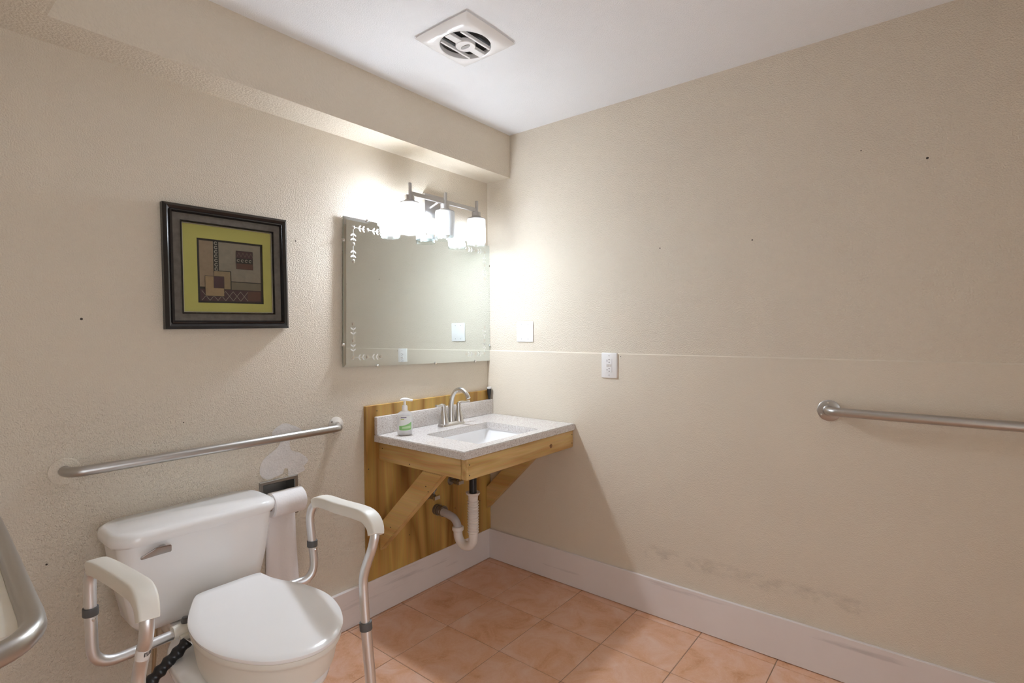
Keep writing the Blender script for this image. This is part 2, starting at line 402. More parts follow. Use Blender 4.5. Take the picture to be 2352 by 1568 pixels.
for lx, lit in ((-0.663, 1.4), (-0.43, 0), (-0.194, 0.085)):    # the two lit bulbs differ in strength
    obj('stem', lathe(NB(), [(0.0085, 1.985), (0.0085, 2.046), (0.007, 2.048)], (lx, LY-0.004, 0), n=14), m_fixture, vl)
    cap = obj('socket_cap', lathe(NB(), [(0.0235, 1.988), (0.0235, 1.966), (0.030, 1.960), (0.047, 1.954), (0.049, 1.949), (0.046, 1.948)], (lx, LY, 0), n=32), m_fixture, vl)
    bm = NB(); lathe(bm, [(0.030, 1.950), (0.0485, 1.949), (0.0500, 1.940), (0.0500, 1.824), (0.0475, 1.824), (0.0475, 1.944)], (lx, LY, 0), n=36, caps=False)
    sh = obj('glass_shade', bm, lit_mat(lit) if lit else m_frost, vl)
    sh['label'] = 'lit frosted glass shade' if lit else 'unlit frosted glass shade'
    bm = NB(); lathe(bm, [(0.0500, 1.8238), (0.0500, 1.806), (0.0485, 1.8045), (0.0465, 1.806), (0.0465, 1.8238)], (lx, LY, 0), n=36, caps=False)
    obj('clear_rim', bm, m_clear, sh)
    bm = NB(); lathe(bm, [(0.012, 1.945), (0.013, 1.92), (0.022, 1.895), (0.029, 1.87), (0.029, 1.842), (0.022, 1.824), (0.012, 1.816), (0.003, 1.814)], (lx, LY, 0), n=20)
    obj('bulb', bm, emit('lit_bulb', (0.89, 0.965, 1.085), BULB_E*lit) if lit else m_plastic, vl)

# ------------------------------------------------------------------ mirror
def mirror_mat():
    mt, N, L, B = nodes('mirror_silver')
    B.inputs['Base Color'].default_value = (0.74, 0.795, 0.79, 1); B.inputs['Metallic'].default_value = 1
    n = noise(N, L, coords(N, L), 3, 2); mr = N.new('ShaderNodeMapRange'); mr.inputs['To Min'].default_value = 0.01; mr.inputs['To Max'].default_value = 0.03
    L.new(n.outputs[0], mr.inputs['Value']); L.new(mr.outputs[0], B.inputs['Roughness']); return mt
m_mirror = mirror_mat()
m_medge = plain('mirror_glass_edge', (0.30, 0.42, 0.38), 0.1)
m_etch = plain('etched_glass', (0.86, 0.89, 0.88), 0.45, 1.0)
m_dot = plain('etched_dot', (0.72, 0.72, 0.68), 0.2, 1.0)
mir = thing('wall_mirror', 'wide unframed wall mirror with etched leaf sprigs, hanging above the sink', 'mirror', (-0.495, 0, 1.171))
MW, MH = 0.984, 0.672
bm = NB()   # flat face, 12 mm bevel, edge, back
def mring(ins, y): return [(-MW/2+ins, y, ins), (MW/2-ins, y, ins), (MW/2-ins, y, MH-ins), (-MW/2+ins, y, MH-ins)]
loft(bm, [mring(0, 0), mring(0, -0.0035), mring(0.014, -0.0055)])
MLOC = Vector((-0.495, 0, 1.171))
bmesh.ops.translate(bm, verts=bm.verts[:], vec=MLOC)
glass = obj('mirror_glass', bm, [m_mirror, m_medge], mir, smooth=0)
for p in glass.data.polygons:
    if abs(p.normal.y) < 0.05: p.material_index = 1
def lens(c, d, l, wd, y):
    c = Vector(c); d = Vector(d).normalized(); n_ = Vector((-d.z, 0, d.x)); out = []
    for k in range(10):
        a = 2*PI*k/10; out.append(c+d*(math.cos(a)*l/2)+n_*(math.sin(a)*wd/2*(1 if abs(math.cos(a)) < .9 else .6)))
    return [Vector((p.x, y, p.z)) for p in out]
for cx, cz, sx, sz in ((-MW/2, MH, 1, -1), (-MW/2, 0, 1, 1), (MW/2, MH, -1, -1), (MW/2, 0, -1, 1)):
    c0 = Vector((cx+sx*0.050, 0, cz+sz*0.043))
    leaf = NB(); dots = []
    for dirv in (Vector((sx, 0, 0)), Vector((0, 0, sz))):
        for k in range(3):
            if k == 0 and dirv.x == 0: continue
            dots.append(lathe(NB(), [(0.0085, 0), (0.007, 0.0007), (0.003, 0.001)], MLOC+c0+dirv*(0.076*k)+Vector((0, -0.0056, 0)), (0, -1, 0), 14))
        for k in range(2):
            for t in (0.026, 0.046):
                base = c0+dirv*(0.076*k+t)
                for s in (-1, 1):
                    nv = Vector((-dirv.z, 0, dirv.x))*s
                    q = lens(base+dirv*0.008+nv*0.0072, dirv*0.8+nv, 0.017, 0.0066, -0.0056)
                    prism(leaf, [MLOC+p for p in q], (0, -0.0003, 0))
            a = c0+dirv*(0.076*k+0.009); b = c0+dirv*(0.076*k+0.060); nv = Vector((-dirv.z, 0, dirv.x))*0.0007
            prism(leaf, [MLOC+Vector((p.x, -0.0056, p.z)) for p in (a-nv, b-nv, b+nv, a+nv)], (0, -0.0002, 0))
    sp = obj('etched_sprig', leaf, m_etch, mir, smooth=0)
    for d_ in dots: obj('etched_dot', d_, m_dot, sp)
for (qx, qz, vert) in ((-MW/2, 0.10, 1), (-MW/2, 0.565, 1), (MW/2, 0.09, 1), (MW/2, 0.555, 1), (-0.31, 0, 0), (0.06, 0, 0), (0.365, 0, 0), (-0.37, MH, 0), (0.0, MH, 0), (0.37, MH, 0)):
    bm = NB(); box(bm, (qx-0.006, -0.0095, qz-0.006), (qx+0.006, 0.004, qz+0.006), 0.002, 1)
    bmesh.ops.translate(bm, verts=bm.verts[:], vec=MLOC); obj('clip', bm, m_chrome, mir)
mir.location = (-0.495, -0.0125, 1.171)
mir.rotation_euler = (math.radians(-0.2), math.radians(0.9), 0)

# ------------------------------------------------------------------ framed picture
PX0, PX1, PZ0, PZ1 = -1.678, -1.240, 1.351, 1.785
pic = thing('framed_picture', 'square framed abstract print in a black frame with a yellow mat', 'picture', ((PX0+PX1)/2, 0, PZ0))
m_fblack = plain('black_lacquer', (0.012, 0.010, 0.010), 0.16)
m_fgrey = plain('grey_brown_panel', (0.105, 0.092, 0.075), 0.6, grain=((60, 60, 60), 0.4), var=0.5, vscale=45)
m_fsilver = metal('silver_fillet', (0.45, 0.44, 0.42), 0.35)
m_mat = plain('yellow_mat', (0.46, 0.425, 0.125), 0.85, var=0.04, vscale=40)
def frame_ring(name, i0, i1, y0, y1, mat, crown=0.0):
    def rg(i, y): return [(PX0+i, y, PZ0+i), (PX1-i, y, PZ0+i), (PX1-i, y, PZ1-i), (PX0+i, y, PZ1-i)]
    mid = (i0+i1)/2
    rings = [rg(i0, -0.002), rg(i0, y0), rg(mid, min(y0, y1)-crown), rg(i1, y1), rg(i1, -0.002)]
    bm = NB(); V = [[bm.verts.new(p) for p in r] for r in rings]; V.append(V[0]); join(bm, V, False)
    return obj(name, bm, mat, pic, smooth=20)
frame_ring('outer_moulding', 0.0, 0.020, -0.022, -0.026, m_fblack, 0.006)
frame_ring('inner_moulding', 0.020, 0.030, -0.028, -0.022, m_fblack, 0.003)
frame_ring('frame_panel', 0.030, 0.054, -0.021, -0.019, m_fgrey)
frame_ring('sight_edge', 0.054, 0.060, -0.022, -0.018, m_fblack, 0.002)
frame_ring('fillet', 0.060, 0.0625, -0.017, -0.014, m_fsilver)
bm = NB(); box(bm, (PX0+0.004, -0.006, PZ0+0.004), (PX1-0.004, -0.001, PZ1-0.004)); obj('backing_board', bm, m_fblack, pic)
AX0, AX1, AZ0, AZ1 = -1.5695, -1.334, 1.4455, 1.6765
bm = NB()
fo = [(PX0+0.0600, 0, PZ0+0.0600), (PX1-0.0600, 0, PZ0+0.0600), (PX1-0.0600, 0, PZ1-0.0600), (PX0+0.0600, 0, PZ1-0.0600)]
fi = [(AX0, 0, AZ0), (AX1, 0, AZ0), (AX1, 0, AZ1), (AX0, 0, AZ1)]
V = [[bm.verts.new((x, y, z)) for x, _, z in q] for q, y in ((fo, -0.008), (fo, -0.0115), (fi, -0.0115), (fi, -0.008))]; V.append(V[0]); join(bm, V, False)
obj('mat_board', bm, m_mat, pic, smooth=0)
# the print: flat colour fields
art_cols = {'tan': (0.26, 0.185, 0.12), 'grey': (0.235, 0.20, 0.155), 'black': (0.012, 0.010, 0.010), 'plum': (0.055, 0.022, 0.028), 'gold': (0.30, 0.20, 0.105), 'ochre': (0.25, 0.18, 0.10), 'olive': (0.155, 0.125, 0.085), 'rust': (0.10, 0.042, 0.03), 'bone': (0.30, 0.27, 0.22)}
art_m = [plain('print_'+k, v, 0.5, var=0.22, vscale=60) for k, v in art_cols.items()]; ai = {k: i for i, k in enumerate(art_cols)}
bm = NB(); AWd, AHt = AX1-AX0, AZ1-AZ0; lvl = [0]
def patch(c, u0, u1, v0, v1):   # u right, v up, 0..1
    lvl[0] += 1; y = -0.0072-0.00003*lvl[0]
    f = bm.faces.new([bm.verts.new((AX0+u*AWd, y, AZ0+v*AHt)) for u, v in ((u0, v0), (u1, v0), (u1, v1), (u0, v1))]); f.material_index = ai[c]
def line(c, pts_, wd):
    for (ua, va), (ub, vb) in zip(pts_[:-1], pts_[1:]):
        d = Vector((ub-ua, vb-va)); n_ = Vector((-d.y, d.x)).normalized()*wd
        lvl[0] += 1; y = -0.0072-0.00003*lvl[0]
        f = bm.faces.new([bm.verts.new((AX0+u*AWd, y, AZ0+v*AHt)) for u, v in ((ua-n_.x, va-n_.y), (ub-n_.x, vb-n_.y), (ub+n_.x, vb+n_.y), (ua+n_.x, va+n_.y))]); f.material_index = ai[c]
patch('black', 0, 1, 0, 1)
patch('tan', 0.035, 0.24, 0.25, 0.97); patch('grey', 0.31, 0.965, 0.31, 0.97); patch('olive', 0.49, 0.965, 0.22, 0.345)
line('black', [(0.49, 0.35), (0.965, 0.345)], 0.007)
patch('plum', 0.035, 0.965, 0.03, 0.215); patch('rust', 0.745, 0.955, 0.05, 0.20)
for k in range(6):
    u = 0.06+0.115*k; line('grey', [(u, 0.04), (u+0.115, 0.19)], 0.0045); line('grey', [(u, 0.19), (u+0.115, 0.04)], 0.0045)
patch('black', 0.235, 0.315, 0.48, 0.97)
for k in range(7):
    zc = 0.945-0.068*k; a = [(0.275+0.022*math.cos(t), zc+0.022*math.sin(t)) for t in [0.6+2*PI*0.85*i/8 for i in range(9)]]; line('bone', a, 0.007)
patch('black', 0.235, 0.495, 0.215, 0.515); patch('ochre', 0.24, 0.48, 0.225, 0.505)
patch('black', 0.105, 0.385, 0.105, 0.425); patch('gold', 0.11, 0.38, 0.11, 0.42); patch('black', 0.23, 0.385, 0.235, 0.425); patch('plum', 0.235, 0.38, 0.24, 0.42)
patch('black', 0.575, 0.84, 0.56, 0.86); patch('plum', 0.58, 0.835, 0.74, 0.855); patch('rust', 0.58, 0.835, 0.565, 0.655)
for k in range(4):
    uc = 0.61+0.062*k; a = [(uc+0.02*math.cos(t), 0.70+0.02*math.sin(t)) for t in [0.4+2*PI*0.8*i/8 for i in range(9)]]; line('bone', a, 0.006)
    line('olive', [(uc-0.02, 0.765), (uc+0.01, 0.83), (uc+0.04, 0.765)], 0.003)
obj('print', bm, art_m, pic, smooth=0, recalc=False)
bm = NB(); box(bm, (PX0+0.061, -0.0135, PZ0+0.061), (PX1-0.061, -0.0122, PZ1-0.061)); obj('glass_pane', bm, clear_glass('picture_glass', (0.97, 0.98, 0.97)), pic)
pic.rotation_euler = (0, math.radians(-0.6), 0)

# ------------------------------------------------------------------ wooden vanity support
WB = -0.018
sup = thing('vanity_support', 'unpainted pine and plywood wall bracket carrying the sink top', 'wooden bracket', (-0.44, 0, BH))
bm = NB(); box(bm, (-0.872, WB, BH+0.0005), (-0.0065, -0.0005, 0.992), 0.001, 1); obj('plywood_panel', bm, m_ply, sup)
AZ_0, AZ_1 = 0.731, 0.8215
bm = NB(); box(bm, (-0.802, -0.556, AZ_0), (-0.764, WB, AZ_1), 0.004, 2); obj('side_board', bm, m_pine_y, sup)
bm = NB(); box(bm, (-0.802, -0.594, AZ_0), (-0.006, -0.556, AZ_1), 0.007, 3); obj('front_board', bm, m_pine_x, sup)
bm = NB(); box(bm, (-0.044, -0.556, AZ_0), (-0.006, WB, AZ_1), 0.004, 2); obj('side_board', bm, m_pine_y, sup)
bm = NB(); box(bm, (-0.764, -0.056, AZ_0), (-0.044, WB, AZ_1), 0.004, 2); obj('rear_board', bm, m_pine_x, sup)
for bx in (-0.802, -0.044):
    q = [(bx, WB, 0.300), (bx, WB, 0.428), (bx, -0.325, AZ_0-0.0005), (bx, -0.452, AZ_0-0.0005)]
    bm = NB(); prism(bm, q, (0.038, 0, 0)); bmesh.ops.bevel(bm, geom=bm.edges[:], offset=0.003, segments=2, affect='EDGES')
    obj('brace', bm, m_pine_d, sup)
def nail(p, ax, r_=0.0035): obj('nail', lathe(NB(), [(r_, 0), (r_*0.7, 0.001)], p, ax, 8), m_hole, sup)
for p in ((-0.802, -0.045, 0.79), (-0.802, -0.24, 0.745), (-0.802, -0.345, 0.665), (-0.802, -0.36, 0.645), (-0.802, -0.10, 0.43), (-0.802, -0.045, 0.385)): nail(p, (-1, 0, 0), 0.003)
for p in ((-0.788, -0.594, 0.795), (-0.788, -0.594, 0.752), (-0.02, -0.594, 0.80), (-0.02, -0.594, 0.755), (-0.22, -0.594, 0.775)): nail(p, (0, -1, 0), 0.003)
for p in ((-0.30, WB, 0.37), (-0.62, WB, 0.32), (-0.18, WB, 0.36), (-0.81, WB, 0.965), (-0.1, WB, 0.36), (-0.86, WB, 0.7)): nail(p, (0, -1, 0), 0.003)
# knot on the front board
obj('knot', lathe(NB(), [(0.011, 0), (0.009, 0.0006)], (-0.21, -0.594, 0.772), (0, -1, 0), 12), plain('pine_knot', (0.22, 0.11, 0.04), 0.6), sup)

# ------------------------------------------------------------------ countertop with basin
def quartz():
    mt, N, L, B = nodes('speckled_quartz')
    mp = coords(N, L); v = noise(N, L, mp, 200, 3, 0.75)
    c = ramp(N, L, v.outputs[0], [(0.33, (0.30, 0.255, 0.225)), (0.42, (0.58, 0.54, 0.51)), (0.56, (0.67, 0.64, 0.615)), (0.68, (0.80, 0.78, 0.77))])
    L.new(c.outputs[0], B.inputs['Base Color']); B.inputs['Roughness'].default_value = 0.14; return mt
m_quartz = quartz()
CT, CB_ = 0.8555, 0.8225
ct = thing('sink_countertop', 'speckled off-white sink top with backsplash and undermount basin', 'countertop', (-0.415, -0.3, CB_))
bx0, bx1, by0, by1 = -0.678, -0.243, -0.546, -0.210
bm = NB()
o_out = [(-0.827, -0.602), (-0.0065, -0.602), (-0.0065, WB-0.0005), (-0.827, WB-0.0005)]
hole = rrect(bx0, bx1, by0, by1, 0.02, 0, 4)
def ctring(z): return [Vector((x, y, z)) for x, y in o_out]
A = [bm.verts.new(p) for p in ctring(CT)]; A2 = [bm.verts.new(p) for p in ctring(CB_)]
Hh = [bm.verts.new((p.x, p.y, CT)) for p in hole]; Hl = [bm.verts.new((p.x, p.y, CB_)) for p in hole]
join(bm, [A, A2], False); join(bm, [Hl, Hh], False)
def annulus(out, inn_):    # rrect order: corners start at +x+y
    k = len(inn_)//4; oc = [out[2], out[3], out[0], out[1]]
    for c in range(4):
        seg = inn_[c*k:(c+1)*k]
        for a, b in zip(seg[:-1], seg[1:]): bm.faces.new((oc[c], a, b))
        bm.faces.new((oc[c], seg[-1], inn_[((c+1)*k) % len(inn_)], oc[(c+1) % 4]))
annulus(A, Hh); annulus(A2, Hl)
bmesh.ops.recalc_face_normals(bm, faces=bm.faces[:])
es = [e for e in bm.edges if all(abs(v.co.z-CT) < 1e-6 for v in e.verts) and e.calc_face_angle(0) > 1.0]
bmesh.ops.bevel(bm, geom=es, offset=0.003, segments=2, affect='EDGES')
obj('worktop', bm, m_quartz, ct)
bm = NB(); box(bm, (-0.827, -0.041, CT), (-0.0065, WB-0.0005, 0.939), 0.003, 2); obj('backsplash', bm, m_quartz, ct)
bm = NB()
rings = [rrect(bx0-0.012, bx1+0.012, by0-0.012, by1+0.012, 0.03, CB_-0.001), rrect(bx0-0.004, bx1+0.004, by0-0.004, by1+0.004, 0.026, CB_-0.001),
         rrect(bx0-0.004, bx1+0.004, by0-0.004, by1+0.004, 0.026, CB_-0.012), rrect(bx0+0.02, bx1-0.02, by0+0.015, by1-0.015, 0.04, CB_-0.075),
         rrect(bx0+0.055, bx1-0.055, by0+0.045, by1-0.045, 0.06, CB_-0.112), rrect(bx0+0.14, bx1-0.14, by0+0.10, by1-0.10, 0.05, CB_-0.120)]
outer = [rrect(bx0+0.13, bx1-0.13, by0+0.09, by1-0.09, 0.05, CB_-0.128), rrect(bx0+0.04, bx1-0.04, by0+0.03, by1-0.03, 0.06, CB_-0.12), rrect(bx0, bx1, by0, by1, 0.04, CB_-0.075), rrect(bx0-0.010, bx1+0.010, by0-0.006, by1+0.006, 0.03, CB_-0.01)]
V = [[bm.verts.new(p) for p in r] for r in rings]; join(bm, V, False); bm.faces.new(V[-1])
W_ = [[bm.verts.new(p) for p in r] for r in outer]; join(bm, W_, False); bm.faces.new(W_[0]); join(bm, [W_[-1], V[0]], False)
basin = obj('basin', bm, m_porc, ct, smooth=50); basin['label'] = 'white undermount basin'
obj('drain', lathe(NB(), [(0.028, 0), (0.026, 0.003), (0.012, 0.004)], (-0.458, -0.302, CB_-0.1195), n=20), m_nickel, ct)

# ------------------------------------------------------------------ faucet
fx, fy = -0.420, -0.115
fa = thing('bathroom_faucet', 'brushed nickel two-handle faucet with an arched spout on the sink top', 'faucet', (fx, fy, CT))
bm = NB(); loft(bm, [rrect(fx-0.082, fx+0.082, fy-0.026, fy+0.026, 0.018, CT+0.0002), rrect(fx-0.080, fx+0.080, fy-0.024, fy+0.024, 0.018, CT+0.010), rrect(fx-0.070, fx+0.070, fy-0.016, fy+0.016, 0.014, CT+0.018)])
obj('base', bm, m_nickel, fa)
sp = [(fx, fy, CT+0.012), (fx, fy+0.002, CT+0.06), (fx, fy, CT+0.11), (fx, fy-0.012, CT+0.150), (fx, fy-0.040, CT+0.180), (fx, fy-0.078, CT+0.186), (fx, fy-0.108, CT+0.168), (fx, fy-0.124, CT+0.145)]
S = spline(sp, 6); n_ = len(S)
obj('spout', tube(NB(), S, [0.0185-0.0075*min(1, i/(n_*0.45)) for i in range(n_)], 16), m_nickel, fa)
for s in (-1, 1):
    hx = fx+s*0.053
    hd = obj('handle', lathe(NB(), [(0.027, 0.008), (0.0265, 0.02), (0.021, 0.045), (0.014, 0.07), (0.0115, 0.088), (0.0125, 0.100), (0.011, 0.108)], (hx, fy, CT), n=20), m_nickel, fa)
    bm = NB()
    pth = spline([(hx, fy, CT+0.104), (hx+s*0.018, fy-0.004, CT+0.109), (hx+s*0.042, fy-0.010, CT+0.107), (hx+s*0.068, fy-0.016, CT+0.112)], 5)
    tube(bm, pth, [0.0095-0.0035*i/(len(pth)-1) for i in range(len(pth))], 12)
    obj('lever', bm, m_nickel, hd)

# ------------------------------------------------------------------ soap dispenser
sx_, sy_ = -0.745, -0.140
so = thing('soap_dispenser', 'clear pump bottle of hand soap with a green label on the sink top', 'soap bottle', (sx_, sy_, CT))
def oval(a, b, z, n=28, cx=sx_, cy=sy_): return [Vector((cx+a*math.cos(2*PI*k/n), cy+b*math.sin(2*PI*k/n), CT+z)) for k in range(n)]
def soap_glass():
    mt, N, L, B = nodes('translucent_soap_bottle')
    n = noise(N, L, coords(N, L), 14, 2); c = mixc(N, L, n.outputs[0], (0.80, 0.81, 0.83), (0.86, 0.87, 0.88)); L.new(c, B.inputs['Base Color'])
    B.inputs['Roughness'].default_value = 0.12
    tr = N.new('ShaderNodeBsdfTransparent'); mx = N.new('ShaderNodeMixShader'); mx.inputs[0].default_value = 0.45
    L.new(B.outputs[0], mx.inputs[1]); L.new(tr.outputs[0], mx.inputs[2]); L.new(mx.outputs[0], N['Material Output'].inputs[0]); return mt
bm = NB(); loft(bm, [oval(0.029, 0.017, 0.0005), oval(0.034, 0.020, 0.006), oval(0.0365, 0.021, 0.05), oval(0.0365, 0.021, 0.085), oval(0.032, 0.019, 0.103), oval(0.020, 0.015, 0.112), oval(0.013, 0.0125, 0.115)])
so.location = (sx_, sy_, CT); rz = math.radians(28)
obj('bottle', bm, soap_glass(), so, smooth=50)
bm = NB(); loft(bm, [oval(0.031, 0.0175, 0.002), oval(0.0345, 0.0188, 0.02), oval(0.0345, 0.0188, 0.028)]); obj('liquid_soap', bm, plain('soap_liquid', (0.80, 0.79, 0.79), 0.3), so)
bm = NB(); lathe(bm, [(0.0135, 0.112), (0.0135, 0.133), (0.0105, 0.139), (0.006, 0.140), (0.0055, 0.158)], (sx_, sy_, CT), n=20); obj('collar', bm, m_plastic, so)
bm = NB(); tube(bm, [(sx_-0.02, sy_, CT+0.1645), (sx_-0.010, sy_, CT+0.166), (sx_+0.008, sy_, CT+0.166), (sx_+0.036, sy_, CT+0.160)], [0.004, 0.0075, 0.0075, 0.0045], 12); obj('pump_head', bm, m_plastic, so)
m_lab = plain('label_white', (0.80, 0.82, 0.80), 0.4); m_lgreen = plain('label_green', (0.27, 0.55, 0.20), 0.4, var=0.15, vscale=50); m_lpurple = plain('label_purple', (0.16, 0.13, 0.24), 0.5); m_lyel = plain('label_lime', (0.55, 0.60, 0.18), 0.5); m_llg = plain('label_pale_green', (0.50, 0.70, 0.40), 0.4)
def lab(name, mat, pts_, rr=0.0002, parent=None):    # (angle fraction -1..1, z) on the bottle front
    bm = NB(); vsx = []
    for t, z in pts_:
        a = -PI/2+t*1.15; vsx.append(bm.verts.new((sx_+(0.0372+rr)*math.cos(a), sy_+(0.0217+rr)*math.sin(a), CT+z)))
    bm.faces.new(vsx); return obj(name, bm, mat, parent or so, smooth=0)
def strip(t0, t1, z0, z1, n=10):
    return [(t0+(t1-t0)*k/n, z0) for k in range(n+1)]+[(t1-(t1-t0)*k/n, z1) for k in range(n+1)]
bm = NB()
def labgrid(t0, t1, zb, zt, rr, n=12):
    A_ = []; B_ = []
    for k in range(n+1):
        t = t0+(t1-t0)*k/n; a = -PI/2+t*1.15
        for lst, zf in ((A_, zb), (B_, zt)):
            z = zf(t) if callable(zf) else zf
            lst.append(bm.verts.new((sx_+(0.0370+rr)*math.cos(a), sy_+(0.0215+rr)*math.sin(a), CT+z)))
    join(bm, [A_, B_], False, False)
labgrid(-0.75, 0.75, lambda t: 0.030-0.006*(1-t*t), 0.092, 0.0003); lb = obj('label', bm, m_lab, so, recalc=True)
bm = NB(); labgrid(-0.72, 0.73, lambda t: 0.031-0.006*(1-t*t), lambda t: 0.050+0.012*t+0.010*t*t, 0.0006); obj('green_leaf_print', bm, m_lgreen, lb)
bm = NB(); labgrid(-0.35, 0.6, lambda t: 0.034, lambda t: 0.043+0.006*t, 0.0009); obj('pale_leaf_print', bm, m_llg, lb)
bm = NB(); labgrid(-0.5, 0.12, 0.083, 0.087, 0.0006); obj('name_print', bm, m_lpurple, lb)
bm = NB(); labgrid(-0.5, -0.12, 0.075, 0.079, 0.0006); obj('lime_print', bm, m_lyel, lb)
so.rotation_euler = (0, 0, math.radians(-33))

# small black brush standing in the corner on the backsplash
bt = thing('corner_brush', 'small black tapered brush with a pale cap in the corner on the backsplash', 'brush', (-0.028, -0.031, 0.939))
bm = NB(); lathe(bm, [(0.004, 0.0003), (0.007, 0.012), (0.011, 0.04), (0.013, 0.062)], (-0.028, -0.031, 0.939), n=16); obj('bristles', bm, m_black, bt)
bm = NB(); lathe(bm, [(0.0135, 0.062), (0.0140, 0.070), (0.011, 0.073)], (-0.028, -0.031, 0.939), n=16); obj('cap', bm, plain('pale_cap', (0.55, 0.54, 0.52), 0.5), bt)

# ------------------------------------------------------------------ drain trap and stop valves
tr = thing('sink_drain', 'black tailpiece and white flexible drain trap under the sink', 'drain pipe', (-0.455, -0.30, 0.285))
tx = -0.455
bm = NB(); lathe(bm, [(0.0185, 0.520), (0.0185, 0.694)], (tx, -0.298, 0), n=20); obj('tailpiece', bm, m_black, tr)
prof = [(0.0205, 0.545), (0.035, 0.548), (0.034, 0.541), (0.025, 0.530), (0.024, 0.510)]
z = 0.508
while z > 0.352:
    prof += [(0.0228, z), (0.0285, z-0.005), (0.0285, z-0.0075), (0.0228, z-0.0125)]; z -= 0.0135
prof += [(0.0235, 0.345), (0.0235, 0.338)]
bm = NB(); lathe(bm, prof, (tx, -0.298, 0), n=28); obj('flexible_pipe', bm, m_pvc, tr)
U = [(tx, -0.298, 0.342)]+[(tx, -0.2455-0.0525*math.cos(a), 0.322-0.0525*math.sin(a)) for a in [PI*k/14 for k in range(15)]]+[(tx, -0.193, 0.345)]
obj('trap_bend', tube(NB(), U, 0.0225, 20), m_pvc, tr)
bm = NB(); lathe(bm, [(0.026, 0.334), (0.029, 0.338), (0.029, 0.352), (0.026, 0.356)], (tx, -0.193, 0), n=16); obj('slip_nut', bm, m_pvc, tr)
A_ = spline([(tx, -0.193, 0.346), (tx, -0.188, 0.365), (tx, -0.165, 0.390), (tx, -0.125, 0.400), (tx+0.006, -0.075, 0.402), (tx+0.012, -0.05, 0.402)], 6)
obj('trap_arm', tube(NB(), A_, 0.0195, 20), m_pvcg, tr)
bm = NB(); lathe(bm, [(0.027, -0.0005), (0.027, 0.012), (0.025, 0.014), (0.025, 0.048), (0.027, 0.050), (0.027, 0.060), (0.022, 0.062)], (tx+0.014, WB, 0.402), (0, -1, 0), 24); obj('coupling', bm, m_coupling, tr)
for px_ in (0.016, 0.052):
    bm = NB(); lathe(bm, [(0.0285, px_), (0.0285, px_+0.008)], (tx+0.014, WB, 0.402), (0, -1, 0), 24); obj('clamp_band', bm, m_darkmetal, tr)
def valve(x, z, lab_):
    v = thing('stop_valve', lab_, 'valve', (x, WB, z))
    obj('escutcheon', lathe(NB(), [(0.026, 0), (0.022, 0.006), (0.012, 0.008)], (x, WB, z), (0, -1, 0), 20), m_darkmetal, v)
    obj('valve_body', lathe(NB(), [(0.008, 0.006), (0.008, 0.03), (0.014, 0.032), (0.014, 0.055), (0.009, 0.058)], (x, WB, z), (0, -1, 0), 16), m_darkmetal, v)
    bm = NB(); lathe(bm, [(0.006, 0.0), (0.006, 0.03), (0.009, 0.031), (0.009, 0.042)], (x, WB-0.044, z), (0.25, -0.1, 0.9), 12); obj('outlet', bm, m_darkmetal, v)
    bm = NB(); loft(bm, [[Vector((x-0.02+0.04*(k in (1, 2)), WB-0.066, z+(0.011 if k > 1 else -0.011))) for k in range(4)], [Vector((x-0.018+0.036*(k in (1, 2)), WB-0.078, z+(0.009 if k > 1 else -0.009))) for k in range(4)]])
    obj('valve_handle', bm, m_nickel, v)
    obj('valve_stem', lathe(NB(), [(0.004, 0.056), (0.004, 0.067)], (x, WB, z), (0, -1, 0), 10), m_darkmetal, v)
valve(-0.330, 0.530, 'small metal stop valve on the plywood under the sink, above the drain coupling')
valve(-0.502, 0.492, 'small metal stop valve half behind the diagonal brace under the sink')

# ------------------------------------------------------------------ wall plates
RS = -0.005
bp = thing('blank_plate', 'white two-gang blank wall plate with four screws beside the mirror', 'wall plate', (0, -0.2775, 1.333))
bm = NB(); box(bm, (-0.006, -0.335, 1.276), (0, -0.220, 1.390), 0.0028, 2); obj('plate', bm, m_plate, bp)
for y in (-0.254, -0.300):
    for z in (1.292, 1.374):
        obj('screw', lathe(NB(), [(0.0032, 0), (0.0026, 0.0012)], (-0.006, y, z), (-1, 0, 0), 10), plain('screw_grey', (0.45, 0.44, 0.42), 0.4) if not bpy.data.materials.get('screw_grey') else bpy.data.materials['screw_grey'], bp)
ol = thing('wall_outlet', 'white duplex wall outlet with a large plate on the beige wall', 'outlet', (0, -0.8055, 1.165))
oy, oz = -0.8055, 1.165
bm = NB(); box(bm, (-0.013, oy-0.043, oz-0.062), (RS+0.0045, oy+0.043, oz+0.062), 0.004, 2); obj('plate', bm, m_plate, ol)
bm = NB(); box(bm, (-0.0145, oy-0.0165, oz-0.0335), (-0.0128, oy+0.0165, oz+0.0335), 0.0006, 1); fc = obj('receptacle', bm, m_plate, ol)
for zc in (0.022, -0.022):
    for (dy, dz, w_, h_) in ((0.0, 0.0062, 0.0085, 0.0022), (0.0, -0.0062, 0.0070, 0.0022)):
        bm = NB(); box(bm, (-0.0150, oy+dy-w_/2-0.002, oz+zc+dz-h_/2), (-0.0143, oy+dy+w_/2-0.002, oz+zc+dz+h_/2)); obj('slot', bm, m_slot, fc)
    obj('ground_hole', lathe(NB(), [(0.0024, 0), (0.0022, 0.0006)], (-0.0144, oy+0.0095, oz+zc), (-1, 0, 0), 12), m_slot, fc)
for dy in (0.0065, -0.0065):
    bm = NB(); box(bm, (-0.0160, oy+dy-0.0055, oz-0.006), (-0.0143, oy+dy+0.0055, oz+0.006), 0.0005, 1); obj('test_button', bm, plain('button_beige', (0.62, 0.58, 0.54), 0.4) if not bpy.data.materials.get('button_beige') else bpy.data.materials['button_beige'], fc)
